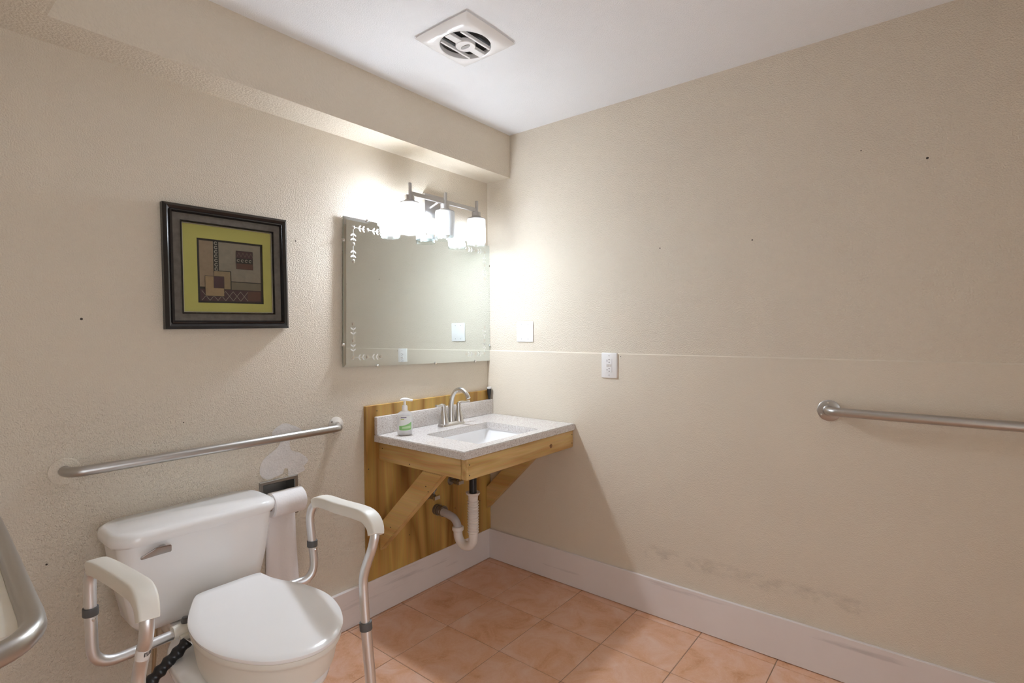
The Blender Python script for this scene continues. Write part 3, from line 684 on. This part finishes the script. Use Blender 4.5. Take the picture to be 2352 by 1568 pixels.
for dz in (-0.048, 0.048): obj('screw', lathe(NB(), [(0.003, 0), (0.0025, 0.001)], (-0.013, oy, oz+dz), (-1, 0, 0), 10), bpy.data.materials['screw_grey'], ol)

# ------------------------------------------------------------------ grab bars
def flange(parent, c, ax, mat, r_=0.040, nm='flange', screws=True):
    f_ = obj(nm, lathe(NB(), [(r_, 0), (r_, 0.002), (r_-0.003, 0.004), (0.021, 0.006), (0.017, 0.009)], c, ax, 32), mat, parent)
    if screws:
        ax = Vector(ax); a = ax.cross(Vector((0, 0, 1))).normalized(); b = ax.cross(a)
        for k in range(3):
            t = math.radians(35+120*k); p = Vector(c)+ax*0.0045+(a*math.cos(t)+b*math.sin(t))*(r_*0.74)
            obj('screw', lathe(NB(), [(0.0042, 0), (0.003, 0.002)], p, ax, 10), m_chrome, f_)
    return f_
gb1 = thing('grab_bar', 'long steel grab bar above the toilet tank with peeling painted end plates', 'grab bar', (-1.49, 0, 0.918))
pts_ = [(-1.949, -0.004, 0.918)]+[(-1.949+0.04*(1-math.cos(a)), -0.012-0.04*math.sin(a), 0.918) for a in [PI/2*k/6 for k in range(7)]]
pts2 = [(-1.017-0.04*(1-math.cos(a)), -0.012-0.04*math.sin(a), 0.920) for a in [PI/2*k/6 for k in range(6, -1, -1)]]+[(-1.017, -0.004, 0.920)]
obj('bar', tube(NB(), pts_+pts2, 0.0155, 22), m_steel, gb1)
obj('end_plate', lathe(NB(), [(0.041, 0), (0.0405, 0.002), (0.039, 0.003), (0.018, 0.0032)], (-1.949, 0, 0.916), (0, -1, 0), 32), m_wall_l, gb1)
e2 = flange(gb1, (-1.017, 0, 0.925), (0, -1, 0), plain('chipped_paint_plate', (0.60, 0.56, 0.50), 0.5, var=0.25, vscale=60), 0.037, 'end_plate', False)
for dx, dz in ((-0.022, 0.018), (0.024, -0.006), (-0.012, -0.030)):
    obj('screw', lathe(NB(), [(0.005, 0), (0.0035, 0.0022)], (-1.017+dx, -0.0045, 0.925+dz), (0, -1, 0), 8), m_darkmetal, e2)
gb2 = thing('grab_bar', 'steel grab bar with a screwed round flange on the right-hand beige wall', 'grab bar', (RS, -2.2, 1.028))
yA, yB, zb_ = -1.745, -2.66, 1.030
pa = [(RS-0.004, yA, zb_)]+[(RS-0.014-0.042*math.sin(a), yA-0.042*(1-math.cos(a)), zb_) for a in [PI/2*k/6 for k in range(7)]]
pb = [(RS-0.014-0.042*math.sin(a), yB+0.042*(1-math.cos(a)), zb_) for a in [PI/2*k/6 for k in range(6, -1, -1)]]+[(RS-0.004, yB, zb_)]
obj('bar', tube(NB(), pa+pb, 0.0165, 24), m_steel, gb2)
flange(gb2, (RS, yA, 1.027), (-1, 0, 0), m_steel, 0.0405); flange(gb2, (RS, yB, 1.027), (-1, 0, 0), m_steel, 0.0405)
# fold-down support rail fixed to the left wall at the far side of the toilet
fr = thing('support_rail', 'looped steel support rail with a pale strip along it, reaching out beside the toilet', 'grab bar', (-2.25, 0, 0.88))
rr_ = [(-2.118, -0.008, 0.846), (-2.14, -0.4, 0.866), (-2.168, -0.86, 0.889), (-2.176, -0.985, 0.896), (-2.186, -1.035, 0.898), (-2.215, -1.073, 0.899), (-2.265, -1.088, 0.899), (-2.318, -1.070, 0.898), (-2.345, -1.03, 0.897), (-2.35, -0.98, 0.895), (-2.35, -0.4, 0.866), (-2.35, -0.008, 0.846)]
obj('rail', tube(NB(), spline(rr_, 8), 0.0165, 22), m_steel, fr)
bm = NB(); loft(bm, [[Vector((xb+(-0.0165 if k in (1, 2) else -0.040), y, zc_+(0.006 if k > 1 else -0.006))) for k in range(4)] for xb, y, zc_ in ((-2.125, -0.15, 0.850), (-2.14, -0.4, 0.862), (-2.168, -0.86, 0.884), (-2.176, -1.0, 0.890), (-2.180, -1.018, 0.891))])
obj('pale_strip', bm, m_cream, fr, smooth=0)
bm = NB(); box(bm, (-2.39, -0.008, 0.80), (-2.097, 0, 0.90), 0.003, 2); obj('wall_plate', bm, m_steel, fr)

# ------------------------------------------------------------------ recessed toilet-paper holder and roll
th = thing('toilet_paper_holder', 'recessed metal toilet paper holder set in the wall behind the toilet tank', 'paper holder', (-1.2785, 0, 0.602))
bm = NB()
def tr_(i, y): return [(TP[0]-0.0135+i, y, TP[2]-0.0135+i), (TP[1]+0.0135-i, y, TP[2]-0.0135+i), (TP[1]+0.0135-i, y, TP[3]+0.0135-i), (TP[0]-0.0135+i, y, TP[3]+0.0135-i)]
V = [[bm.verts.new(p) for p in r] for r in (tr_(0, -0.0003), tr_(0, -0.003), tr_(0.003, -0.005), tr_(0.013, -0.005), tr_(0.016, -0.002), tr_(0.017, 0.065))]
join(bm, V, False); bm.faces.new(V[-1]); obj('recess_box', bm, m_darkmetal, th, smooth=0)
RC = (-1.2785, -0.055, 0.663)
for x in (TP[0]+0.008, TP[1]-0.008):
    obj('spindle_arm', tube(NB(), [(x, 0.06, 0.663), (x, 0.02, 0.663), (x, -0.052, 0.663)], 0.0035, 10), m_chrome, th)
obj('spindle', tube(NB(), [(TP[0]+0.008, -0.055, 0.663), (TP[1]-0.008, -0.055, 0.663)], 0.009, 14), m_chrome, th)
tp = thing('toilet_paper_roll', 'white toilet paper roll with a long loose sheet hanging behind the tank', 'toilet paper', (-1.2785, -0.055, 0.663))
bm = NB(); lathe(bm, [(0.021, -0.064), (0.042, -0.067), (0.0485, -0.062), (0.0485, 0.062), (0.042, 0.067), (0.021, 0.064)], RC, (1, 0, 0), 36, caps=False)
obj('roll', bm, m_paper, tp, smooth=40)
bm = NB(); lathe(bm, [(0.0215, -0.062), (0.0215, 0.062), (0.019, 0.062), (0.019, -0.062)], RC, (1, 0, 0), 24, caps=False); obj('core_tube', bm, plain('cardboard', (0.42, 0.32, 0.22), 0.9), tp)
bm = NB(); rows = []
for k in range(22):
    t = k/21; z = 0.663-0.36*t
    row = []
    for i in range(9):
        u = i/8; x = -1.2785-0.06+0.122*u+0.010*t*(u-0.2); y = -0.0068-0.006*math.sin(t*5+u*3)*t-0.004*t-0.007*t*math.sin(u*7)**2
        row.append(bm.verts.new((x, min(y, -0.006), z)))
    rows.append(row)
join(bm, rows, False, False); sheet = obj('loose_sheet', bm, m_paper, tp)
sm = sheet.modifiers.new('thick', 'SOLIDIFY'); sm.thickness = 0.0006

# ------------------------------------------------------------------ toilet
TX = -1.642
to = thing('toilet', 'white two-piece toilet standing against the left wall', 'toilet', (TX, -0.42, 0))
def tank_ring(z, hw, y0, y1, r): return rrect(TX-hw, TX+hw, y0, y1, r, z, 6)
bm = NB(); loft(bm, [tank_ring(0.415, 0.150, -0.175, -0.05, 0.05), tank_ring(0.425, 0.178, -0.200, -0.04, 0.05), tank_ring(0.45, 0.192, -0.212, -0.036, 0.045), tank_ring(0.56, 0.214, -0.220, -0.034, 0.04), tank_ring(0.712, 0.232, -0.228, -0.030, 0.04)])
obj('tank', bm, m_porc, to, smooth=50)
bm = NB(); loft(bm, [tank_ring(0.7045, 0.236, -0.232, -0.027, 0.055), tank_ring(0.7045, 0.244, -0.240, -0.021, 0.062), tank_ring(0.712, 0.248, -0.244, -0.018, 0.065), tank_ring(0.728, 0.248, -0.246, -0.018, 0.068), tank_ring(0.738, 0.244, -0.242, -0.021, 0.066), tank_ring(0.744, 0.232, -0.232, -0.030, 0.06)])
obj('tank_lid', bm, m_porc, to, smooth=60)
bm = NB(); box(bm, (-1.772, -0.250, 0.675), (-1.756, -0.222, 0.690), 0.004, 2)
m_lever = metal('aged_chrome', (0.42, 0.39, 0.37), 0.14, None, 0)
lev = obj('flush_lever', bm, m_lever, to)
bm = NB(); loft(bm, [[Vector((x, -0.243-d_*0.7*(k in (2, 3)), z_+(h_ if k in (1, 2) else -h_))) for k in range(4)] for x, d_, z_, h_ in ((-1.747, 0.010, 0.681, 0.0105), (-1.785, 0.012, 0.683, 0.0115), (-1.790, 0.012, 0.682, 0.011), (-1.828, 0.012, 0.674, 0.004))])
bmesh.ops.translate(bm, verts=bm.verts[:], vec=(0, -0.006, 0)); bmesh.ops.bevel(bm, geom=bm.edges[:], offset=0.002, segments=2, affect='EDGES'); obj('lever_blade', bm, m_lever, lev)
def bowl_ring(z, hw, yb, yf, n=40, sq=2.3):
    cy = (yb+yf)/2; hl = (yb-yf)/2; out = []
    for k in range(n):
        a = 2*PI*k/n; c_, s_ = math.cos(a), math.sin(a)
        out.append(Vector((TX+0.028+hw*math.copysign(abs(c_)**(2/sq), c_), cy+hl*math.copysign(abs(s_)**(2/sq), s_), z)))
    return out
bm = NB(); loft(bm, [bowl_ring(0.0005, 0.118, -0.16, -0.60), bowl_ring(0.03, 0.115, -0.16, -0.59), bowl_ring(0.12, 0.105, -0.17, -0.57), bowl_ring(0.22, 0.125, -0.17, -0.64), bowl_ring(0.31, 0.165, -0.16, -0.725), bowl_ring(0.355, 0.183, -0.155, -0.755), bowl_ring(0.378, 0.186, -0.155, -0.762), bowl_ring(0.386, 0.180, -0.16, -0.755), bowl_ring(0.387, 0.13, -0.30, -0.70), bowl_ring(0.34, 0.115, -0.33, -0.68), bowl_ring(0.24, 0.05, -0.4, -0.58)])
obj('bowl', bm, m_porc, to, smooth=60)
bm = NB(); loft(bm, [tank_ring(0.345, 0.08, -0.26, -0.06, 0.04), tank_ring(0.375, 0.09, -0.26, -0.05, 0.04), tank_ring(0.416, 0.092, -0.235, -0.05, 0.04)])
obj('tank_shelf', bm, m_porc, to, smooth=50)
sl = tag(obj('supply_line', tube(NB(), spline([(-1.755, -0.012, 0.19), (-1.757, -0.06, 0.195), (-1.758, -0.10, 0.22), (-1.752, -0.105, 0.32), (-1.748, -0.105, 0.4105)], 6), 0.0062, 12), metal('brassy_pipe', (0.42, 0.35, 0.24), 0.3)), 'thin metal water supply pipe rising to the toilet tank', 'pipe')

# raised seat with lid
out = [(-1.51,-.305),(-1.502,-.318),(-1.493,-.359),(-1.478,-.396),(-1.455,-.439),(-1.432,-.494),(-1.418,-.564),(-1.425,-.635),(-1.447,-.697),(-1.478,-.744),(-1.52,-.777),(-1.571,-.791),(-1.622,-.784),(-1.674,-.758),(-1.711,-.723),(-1.741,-.679),(-1.767,-.624),(-1.781,-.562),(-1.783,-.507),(-1.775,-.451),(-1.758,-.405),(-1.731,-.352),(-1.708,-.314),(-1.69,-.302),(-1.645,-.300),(-1.598,-.300),(-1.55,-.300)]
OL = spline([(x, y, 0) for x, y in out], 4, True); OC = Vector((-1.602, -0.545, 0))
def seat_ring(s, dz, back=None, inset=0.0):
    r_ = []
    for p in OL:
        d = p-OC; q = OC+d*s-d.normalized()*inset
        if back is not None and q.y > back: q.y = back
        r_.append(Vector((q.x, q.y, 0.535+0.085*(q.y+0.30)+dz)))
    return r_
rs = thing('raised_toilet_seat', 'cream raised toilet seat with a closed glossy white lid on the toilet bowl', 'toilet seat', (-1.602, -0.545, 0.387))
bm = NB(); loft(bm, [seat_ring(1, -0.013, None, 0.010), seat_ring(1, -0.0125, None, 0.002), seat_ring(1, -0.008), seat_ring(1, -0.003), seat_ring(1, 0.0, None, 0.004), seat_ring(1, 0.0005, None, 0.03), seat_ring(0.4, 0.0015)])
obj('lid', bm, m_plastic, rs, smooth=45)
def flat_ring(s, z, back): 
    r_ = seat_ring(s, 0, back)
    return [Vector((p.x, p.y, z)) for p in r_]
bm = NB(); loft(bm, [flat_ring(0.86, 0.3875, -0.345), flat_ring(0.885, 0.40, -0.345), flat_ring(0.925, 0.445, -0.345), seat_ring(0.945, -0.040, -0.345), seat_ring(0.955, -0.036, -0.345), seat_ring(0.975, -0.033, -0.345), seat_ring(0.985, -0.026, -0.34), seat_ring(0.98, -0.016, -0.34), seat_ring(0.95, -0.0125, -0.34)])
obj('seat_body', bm, m_cream, rs, smooth=50)

# ------------------------------------------------------------------ toilet safety frame
sf = thing('toilet_safety_frame', 'aluminium toilet safety frame with white padded arms either side of the raised seat', 'support frame', (-1.648, -0.5, 0))
TR = 0.0142
La = [(-1.755, -.318, .446), (-1.817, -.322, .446), (-1.890, -.328, .447), (-1.926, -.33, .452), (-1.950, -.33, .468), (-1.961, -.33, .496), (-1.963, -.33, .574), (-1.964, -.33, .654), (-1.963, -.334, .695), (-1.960, -.348, .716), (-1.956, -.375, .727), (-1.950, -.50, .738), (-1.950, -.645, .752), (-1.952, -.700, .756), (-1.954, -.732, .745), (-1.957, -.748, .718), (-1.957, -.742, .680), (-1.957, -.722, .641), (-1.958, -.703, .600), (-1.960, -.695, .565), (-1.961, -.697, .52), (-1.963, -.705, .44)]
Ra = [(-1.40, -.318, .455), (-1.375, -.322, .456), (-1.353, -.328, .458), (-1.335, -.33, .469), (-1.325, -.33, .490), (-1.322, -.33, .519), (-1.325, -.33, .555), (-1.333, -.33, .638), (-1.335, -.33, .674), (-1.332, -.335, .704), (-1.325, -.348, .724), (-1.318, -.385, .736), (-1.335, -.52, .748), (-1.345, -.645, .758), (-1.351, -.700, .757), (-1.355, -.730, .740), (-1.361, -.742, .720), (-1.364, -.740, .700), (-1.367, -.734, .675), (-1.369, -.716, .635), (-1.371, -.702, .598), (-1.371, -.695, .565), (-1.369, -.696, .50), (-1.367, -.700, .430)]
for A_, fx_, fy_ in ((La, -1.975, -.725), (Ra, -1.348, -.724)):
    obj('arm_tube', tube(NB(), spline(A_, 6), TR, 20), m_alum, sf)
    end = Vector(A_[-1]); foot = Vector((fx_, fy_, 0.022)); d = foot-end
    obj('leg', tube(NB(), [end-d*0.02, end+d*0.5, foot], TR+0.0022, 20), m_alum, sf)
    obj('leg_collar', tube(NB(), [end-d.normalized()*0.012, end+d.normalized()*0.012], TR+0.0048, 20), m_grey, sf)
    obj('rubber_foot', lathe(NB(), [(0.026, 0.0005), (0.025, 0.012), (0.0185, 0.02), (0.0185, 0.045)], (fx_, fy_, 0), n=20), m_grey, sf)
    # collar on the rear upright
    zc_ = 0.600 if A_ is La else 0.578
    q = min((p for p in spline(A_, 6)[:60]), key=lambda p: abs(p.z-zc_)+(0 if p.y > -0.34 else 9))
    obj('collar', lathe(NB(), [(TR+0.003, -0.011), (TR+0.0038, -0.008), (TR+0.0038, 0.008), (TR+0.003, 0.011)], q, n=20), m_grey, sf)
    obj('snap_button', lathe(NB(), [(0.0045, 0), (0.0045, 0.002), (0.002, 0.004)], q+Vector((0.2*TR, -TR*0.96, -0.019)), (0.2, -1, 0), 12), m_chrome, sf)
def pad(P, name='arm_pad'):
    """boxy moulded pad following the tube; P = list of (point, half width, half height, upward shift)"""
    pts_ = [Vector(p[0]) for p in P]; rings = []
    for i, (p, hw, hh, sh) in enumerate(P):
        t = (pts_[min(i+1, len(pts_)-1)]-pts_[max(i-1, 0)]).normalized(); b = Vector((1, 0, 0)); b = (b-t*b.dot(t)).normalized(); u_ = b.cross(t); 
        if u_.z < 0 or (abs(u_.z) < 0.35 and u_.y > 0): u_ = -u_
        c = Vector(p)+u_*sh; r_ = []
        for k in range(20):
            a = 2*PI*k/20; ca, sa = math.cos(a), math.sin(a); e = 2/6.5
            r_.append(c+b*(hw*math.copysign(abs(ca)**e, ca))+u_*(hh*math.copysign(abs(sa)**e, sa)))
        rings.append(r_)
    return obj(name, loft(NB(), rings), m_padc, sf, smooth=50)
def pad_for(A_, k0):
    c = [Vector(p) for p in A_[k0:k0+7]]
    S_ = spline(c, 4); n_ = len(S_); P = []
    for i, p in enumerate(S_):
        t = i/(n_-1)
        hw = 0.0175+0.0055*min(1, t*6)*(1 if t < 0.75 else max(0.4, 1-(t-0.75)*2.4)); hh = 0.017+0.002*min(1, t*5)
        P.append((p, hw, hh, 0.004+0.002*min(1, t*4)))
    pad(P)
pad_for(La, 9); pad_for(Ra, 10)
for bx, s in ((-1.755, -1), (-1.40, 1)):
    bm = NB(); lathe(bm, [(0.019, 0), (0.019, 0.05)], (bx-s*0.035, -0.317, .450), (s, -0.03, 0), 18); obj('socket', bm, m_cream, sf)
bm = NB(); box(bm, (-1.735, -0.342, 0.4175), (-1.42, -0.30, 0.4345), 0.004, 2); obj('bracket', bm, m_cream, sf)
bm = NB(); loft(bm, [[Vector((x, y, z)) for x, y in ((-1.758, -0.352), (-1.715, -0.352), (-1.715, -0.305), (-1.758, -0.305))] for z in (0.433, 0.445)]+[[Vector((x, y, 0.400)) for x, y in ((-1.745, -0.345), (-1.725, -0.345), (-1.725, -0.315), (-1.745, -0.315))]][:0]); obj('bracket_jaw', bm, m_cream, sf)
bm = NB(); lathe(bm, [(0.011, 0), (0.012, 0.006), (0.009, 0.016)], (-1.735, -0.317, 0.468), n=12); obj('clamp_knob', bm, m_grey, sf)
# ribbed black grip hanging from the bracket
G = spline([(-1.742, -0.352, .428), (-1.768, -0.354, .408), (-1.797, -0.356, .389), (-1.822, -0.356, .370), (-1.842, -0.354, .350), (-1.856, -0.352, .325)], 8)
obj('ribbed_grip', tube(NB(), G, [0.0165+0.0022*math.sin(i*0.95)+0.003*(i > len(G)-12) for i in range(len(G))], 16), m_black, sf)
# barcode sticker on the front leg by the flush lever side
bm = NB(); q0, q1 = Vector((-1.957, -.731, .659)), Vector((-1.958, -.7095, .613)); lathe(bm, [(TR+0.0004, 0.0), (TR+0.0004, 0.03)], q0+(q1-q0)*0.1, (q1-q0).normalized(), 20, caps=False); st = obj('paper_sticker', bm, m_plate, sf)
dn = (q1-q0).normalized(); sd = Vector((1, 0, 0)); fwd_ = dn.cross(sd); fwd_ = -fwd_ if fwd_.y > 0 else fwd_
for k in range(6):
    a = math.radians(-8+11*k); c = q0+dn*0.0085+(fwd_*math.cos(a)-sd*math.sin(a)*-1*0.0)*0
    nrm = (fwd_*math.cos(a)+sd*math.sin(a)); tg = (sd*math.cos(a)-fwd_*math.sin(a)); hw = 0.0006 if k % 2 else 0.0009
    bm = NB(); prism(bm, [q0+nrm*(TR+0.0005)+tg*s_*hw+dn*t_ for s_, t_ in ((-1, 0.008), (1, 0.008), (1, 0.021), (-1, 0.021))], nrm*0.0002); obj('barcode_bar', bm, m_slot, st)

# ------------------------------------------------------------------ exhaust fan grille
fcx, fcy, FS = -0.870, -0.665, 0.1345
fan = thing('exhaust_fan', 'square white ceiling exhaust fan grille with a round slatted opening', 'exhaust fan', (fcx, fcy, H))
m_fan = plain('fan_white_plastic', (0.90, 0.90, 0.90), 0.25, var=0.01)
R0 = 0.097; NSEG = 48
def sq(ang, s, bulge=0.0):
    c_, s_ = math.cos(ang), math.sin(ang); k = s/max(abs(c_), abs(s_)); x, y = c_*k, s_*k
    m_ = min(abs(c_), abs(s_))/max(abs(c_), abs(s_)); f_ = 1+bulge*(1-m_*m_)*0+bulge*(1-m_**2)
    return x*f_, y*f_
bm = NB(); rings = []
angs = [2*PI*k/NSEG+PI/4 for k in range(NSEG)]
for kind, s, z in (('s', FS-0.004, 0.0), ('s', FS-0.004, -0.004), ('s', FS, -0.006), ('s', FS-0.006, -0.010), ('s', FS-0.020, -0.0215), ('c', R0+0.004, -0.0245), ('c', R0, -0.0225), ('c', R0, -0.005)):
    r_ = []
    for a in angs:
        x, y = sq(a, s/1.0, 0.02 if s > 0.11 else 0.0) if kind == 's' else (s*math.cos(a), s*math.sin(a))
        r_.append(Vector((fcx+x, fcy+y, H+z)))
    rings.append(r_)
V = [[bm.verts.new(p) for p in r] for r in rings]; join(bm, V, False)
obj('cover', bm, m_fan, fan, smooth=35)
bm = NB(); lathe(bm, [(R0-0.0005, -0.0045), (R0-0.0005, -0.001)], (fcx, fcy, H), n=40); obj('dark_interior', bm, plain('fan_dark', (0.035, 0.035, 0.035), 0.7, var=0.5, vscale=60), fan)
for yy in (-0.052, 0.052):
    hl = math.sqrt((R0-0.0005)**2-(abs(yy)+0.005)**2); bm = NB(); box(bm, (fcx-hl, fcy+yy-0.0045, H-0.0235), (fcx+hl, fcy+yy+0.0045, H-0.012), 0.001, 1); obj('slat', bm, m_fan, fan)
hl = math.sqrt((R0-0.0005)**2-0.015**2); bm = NB(); box(bm, (fcx-hl, fcy-0.0145, H-0.0245), (fcx+hl, fcy+0.0145, H-0.012), 0.001, 1); obj('centre_slat', bm, m_fan, fan)
hub = obj('hub', lathe(NB(), [(0.038, -0.012), (0.038, -0.0245), (0.036, -0.0265)], (fcx, fcy, H), n=36), m_fan, fan)
bm = NB(); prism(bm, [(fcx+0.009*math.sin(t), fcy+0.022*math.cos(t), H-0.0266) for t in [2*PI*k/20 for k in range(20)]], (0, 0, -0.002)); obj('knob', bm, plain('fan_knob_grey', (0.40, 0.40, 0.40), 0.4), hub)
